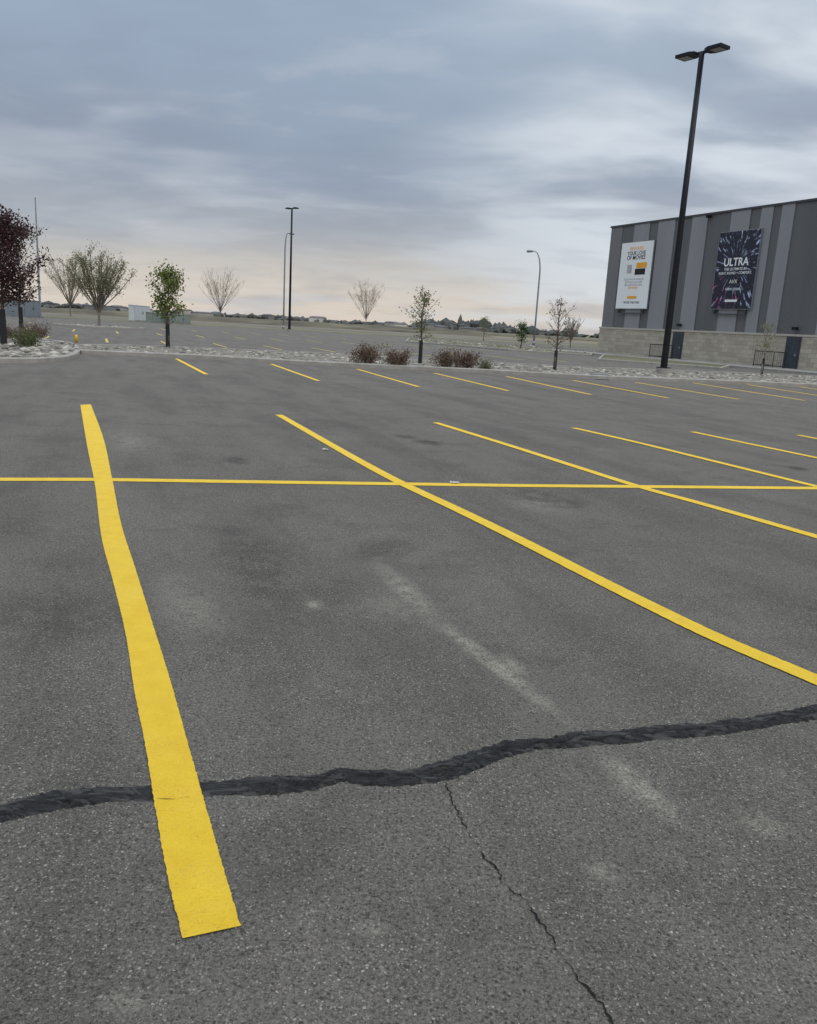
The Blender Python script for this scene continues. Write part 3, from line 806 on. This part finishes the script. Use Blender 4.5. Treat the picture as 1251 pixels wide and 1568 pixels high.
def burst_mat():
    m, nt, b = new_mat("starburst_print"); L = nt.links
    tc = nt.nodes.new('ShaderNodeTexCoord'); sx = nt.nodes.new('ShaderNodeSeparateXYZ'); L.new(tc.outputs['Object'], sx.inputs[0])
    zz = mth(nt, 'SUBTRACT', sx.outputs[2], .3)
    an = mth(nt, 'ARCTAN2', zz, sx.outputs[0]); rad = mth(nt, 'SQRT', mth(nt, 'ADD', mth(nt, 'POWER', sx.outputs[0], 2), mth(nt, 'POWER', zz, 2)))
    cb = nt.nodes.new('ShaderNodeCombineXYZ'); L.new(mth(nt, 'MULTIPLY', an, 8), cb.inputs[0]); L.new(mth(nt, 'MULTIPLY', rad, .9), cb.inputs[1])
    n = noise_n(nt, cb.outputs[0], 1.5, 3, .6)
    cb2 = nt.nodes.new('ShaderNodeCombineXYZ'); L.new(mth(nt, 'MULTIPLY', an, 1.2), cb2.inputs[0]); L.new(rad, cb2.inputs[1])
    hue = noise_n(nt, cb2.outputs[0], 1.2, 2)
    st = mapr(nt, n, .56, .66)
    fade = mth(nt, 'MULTIPLY', mapr(nt, rad, .5, 1.5), mapr(nt, rad, 3.0, 5, 1, .4))
    # the lower left of the print carries the pink rays, the rest is blue-white
    lo = mapr(nt, mth(nt, 'ADD', zz, mth(nt, 'MULTIPLY', sx.outputs[0], .8)), -2.2, -.6, .0, .3)
    c = mixc(nt, mapr(nt, mth(nt, 'ADD', hue, lo), .46, .62), (.50, .10, .24), (.52, .60, .80))
    c = mixc(nt, mth(nt, 'MULTIPLY', st, fade), (.010, .010, .026), c)
    L.new(c, b.inputs['Base Color']); b.inputs['Roughness'].default_value = .6
    return m
e, w, h = poster("cinema_poster", ((1107, 356), (1168, 351), (1153, 472), (1090, 473)), burst_mat())
M_LET = noisy("lettering_white", (.8, .8, .8), (.85, .85, .85), 1, .6)
txt("ULTRA", 0, h*.12, w*1.2, M_LET, e, Y, bold=.02)
txt("THE ULTIMATE IN", 0, h*.0, w*1.1, M_LET, e, Y, bold=.01)
txt("SIGHT, SOUND + COMFORT", 0, -h*.10, w*1.6, M_LET, e, Y, bold=.01)
box("badge", -w*.28, w*.28, -.215, -.201, -h*.36, -h*.22, M_PBLACK, e)
txt("AVX", 0, -h*.34, w*.4, M_LET, e, Y-.014)
txt("NOW OPEN", 0, -h*.52, w*.7, M_LET, e, Y)
box("footer_bar", -w*.3, w*.3, -.213, -.201, -h*.82, -h*.76, M_LET, e)
def onwall(u, v, off=0): return W(u, v, off)[0]
M_DOOR = noisy("door_grey", (.03, .04, .05), (.05, .06, .07), 2, .4)
for u in (1038, 1214):
    s = onwall(u, 535 if u < 1100 else 545)
    box("door_frame", s-.62, s+.62, -.16, -.121, .0, 2.35, M_DARKTRIM, bld)
    box("exit_door", s-.52, s+.52, -.185, -.161, .02, 2.25, M_DOOR, bld)
    box("door_handle", s+.3, s+.42, -.24, -.186, .95, 1.1, M_GALV, bld)
    box("wall_lamp", s-.2, s+.2, -.3, -.121, 2.7, 2.9, M_BLACK, bld)
for u, v in ((1089, 331),):
    s, z = W(u, v); box("security_camera", s-.12, s+.12, -.45, -.061, HB-.35, HB-.15, M_BLACK, bld, .03)
def railing(name, s0, s1, off):
    a = Acc(); c = A+ev*s0-nv*off; L = s1-s0
    for z in (1.05, .12): a.tube([(0, 0, z), (L, 0, z)], [.03, .03], 6)
    n = int(L/.16)
    for i in range(n+1):
        x = L*i/n; rr = .028 if i % 10 == 0 or i == n else .010
        a.tube([(x, 0, 0), (x, 0, 1.05)], [rr, rr], 5)
    a.tube([(0, 0, 1.05), (0, off-.15, 1.05)], [.03, .03], 6); a.tube([(0, 0, .12), (0, off-.15, .12)], [.02, .02], 6)
    o = a.obj(name, [M_BLACK], loc=(c.x, c.y, .12)); o.rotation_euler = (0, 0, ang)
railing("metal_railing", onwall(995, 535, 1.6), onwall(1030, 535, 1.6), 1.6)
railing("metal_railing", onwall(1156, 540, 1.6), onwall(1204, 540, 1.6), 1.6)
q = [A-ev*4-nv*4.5, A+ev*60-nv*4.5, A+ev*60-nv*.125, A-ev*4-nv*.125]
acc = Acc()
for z in (0, .12):
    for p in q: acc.v.append(Vector((p.x, p.y, z)))
for f in ((4, 5, 6, 7), (0, 1, 5, 4), (1, 2, 6, 5), (2, 3, 7, 6), (3, 0, 4, 7)): acc.f.append(f); acc.m.append(0)
acc.obj("building_sidewalk", [M_CONC])
P = Vector(G(1226, 566)); a = Acc()
for i in range(5):
    pts = [(i*.55+.0, 0, 0), (i*.55, 0, .55)]
    for k in range(1, 7):
        t = math.pi*k/6; pts.append((i*.55+.22-.22*math.cos(t), 0, .55+.22*math.sin(t)))
    pts.append((i*.55+.44, 0, 0)); a.tube(pts, [.035]*len(pts), 6)
a.tube([(-.1, 0, .03), (2.8, 0, .03)], [.03, .03], 6)
o = a.obj("bike_rack", [M_BLACK], loc=(P.x, P.y, 0)); o.rotation_euler = (0, 0, -.1)

# ------------------------------------------------------------------ world, sun, camera
SUN_EL, SUN_AZ = math.radians(48), math.radians(140)
world = bpy.data.worlds.new("World"); scene.world = world; world.use_nodes = True
nt = world.node_tree; nt.nodes.clear(); L = nt.links
out = nt.nodes.new('ShaderNodeOutputWorld')
sky = nt.nodes.new('ShaderNodeTexSky'); sky.sky_type = 'NISHITA'; sky.sun_disc = False
sky.sun_elevation = SUN_EL; sky.sun_rotation = SUN_AZ; sky.dust_density = 2
bg1 = nd(nt, 'ShaderNodeBackground', Strength=.10); L.new(sky.outputs[0], bg1.inputs[0])
tc = nt.nodes.new('ShaderNodeTexCoord'); D = tc.outputs['Generated']
sx = nt.nodes.new('ShaderNodeSeparateXYZ'); L.new(D, sx.inputs[0])
zz = mth(nt, 'MAXIMUM', sx.outputs[2], 0)
den = mth(nt, 'ADD', zz, .15)
cb = nt.nodes.new('ShaderNodeCombineXYZ'); L.new(mth(nt, 'DIVIDE', sx.outputs[0], den), cb.inputs[0]); L.new(mth(nt, 'DIVIDE', sx.outputs[1], den), cb.inputs[1])
n1 = noise_n(nt, cb.outputs[0], .6, 5, .48, .3)
mp = nt.nodes.new('ShaderNodeMapping'); mp.inputs['Location'].default_value = (3.1, 7.7, 1); mp.inputs['Scale'].default_value = (.75, 1.2, 1); mp.inputs['Rotation'].default_value = (0, 0, .35)
L.new(cb.outputs[0], mp.inputs[0])
n2 = noise_n(nt, mp.outputs[0], 1.4, 5, .46, .35)
n3 = noise_n(nt, mp.outputs[0], 3.6, 5, .5, .3)
zw = mth(nt, 'ADD', zz, mth(nt, 'MULTIPLY', mth(nt, 'SUBTRACT', n1, .5), .11))
rp = nt.nodes.new('ShaderNodeValToRGB'); L.new(mth(nt, 'MULTIPLY', zw, 2.0, clamp=True), rp.inputs[0])
el = rp.color_ramp.elements
stops = [(0, (.76, .66, .56)), (.06, (.72, .65, .57)), (.13, (.58, .55, .52)), (.20, (.41, .435, .48)), (.32, (.30, .355, .45)), (.50, (.33, .405, .51)), (.72, (.37, .46, .58)), (1, (.48, .56, .66))]
el[0].position = 0; el[0].color = (*stops[0][1], 1); el[1].position = 1; el[1].color = (*stops[-1][1], 1)
for p_, c_ in stops[1:-1]:
    q = el.new(p_); q.color = (*c_, 1)
base = rp.outputs[0]
dr = Vector(ray(1260, 190)).normalized()
dp = nt.nodes.new('ShaderNodeVectorMath'); dp.operation = 'DOT_PRODUCT'; L.new(D, dp.inputs[0]); dp.inputs[1].default_value = dr
brk = mapr(nt, dp.outputs['Value'], .88, .995, 0, 1, True)
hi = mth(nt, 'MULTIPLY', brk, mapr(nt, n2, .38, .60, .15, 1, True))
c = mixc(nt, mapr(nt, n1, .54, .34, 0, .5, True), base, (.265, .305, .39))
c = mixc(nt, mapr(nt, n2, .50, .68, 0, .42, True), c, (.58, .61, .66))
c = mixc(nt, mth(nt, 'MULTIPLY', hi, .85), c, (.74, .80, .86))
c = mixc(nt, mapr(nt, n3, .50, .72, 0, .16, True), c, (.75, .77, .80))
c = mixc(nt, mapr(nt, n3, .50, .30, 0, .14, True), c, (.22, .26, .34))
ov = mapr(nt, sx.outputs[2], .38, .85, 1, 2.9, True)
sc = nt.nodes.new('ShaderNodeVectorMath'); sc.operation = 'SCALE'; L.new(c, sc.inputs[0]); L.new(ov, sc.inputs['Scale'])
bg2 = nd(nt, 'ShaderNodeBackground', Strength=1.0); L.new(sc.outputs[0], bg2.inputs[0])
mx = nd(nt, 'ShaderNodeMixShader'); mx.inputs[0].default_value = .92
L.new(bg1.outputs[0], mx.inputs[1]); L.new(bg2.outputs[0], mx.inputs[2]); L.new(mx.outputs[0], out.inputs[0])

ld = bpy.data.lights.new("sun", 'SUN'); ld.energy = 1.1; ld.angle = math.radians(25); ld.color = (1, .93, .84)
sun = bpy.data.objects.new("sun", ld); col.objects.link(sun)
sd = Vector((math.sin(SUN_AZ)*math.cos(SUN_EL), math.cos(SUN_AZ)*math.cos(SUN_EL), math.sin(SUN_EL)))
sun.rotation_euler = sd.to_track_quat('Z', 'Y').to_euler(); sun.location = sd*50

cam = bpy.data.cameras.new("camera"); cam.sensor_fit = 'HORIZONTAL'; cam.sensor_width = 36; cam.lens = 36*F/1251
cam.clip_start = .05; cam.clip_end = 9000
co = bpy.data.objects.new("camera", cam); col.objects.link(co)
co.matrix_world = Matrix.Translation((0, 0, EYE)) @ Matrix.Rotation(math.pi/2-PITCH, 4, 'X') @ Matrix.Rotation(ROLL, 4, 'Z')
scene.camera = co
scene.view_settings.view_transform = 'Standard'; scene.view_settings.look = 'None'; scene.view_settings.exposure = 0
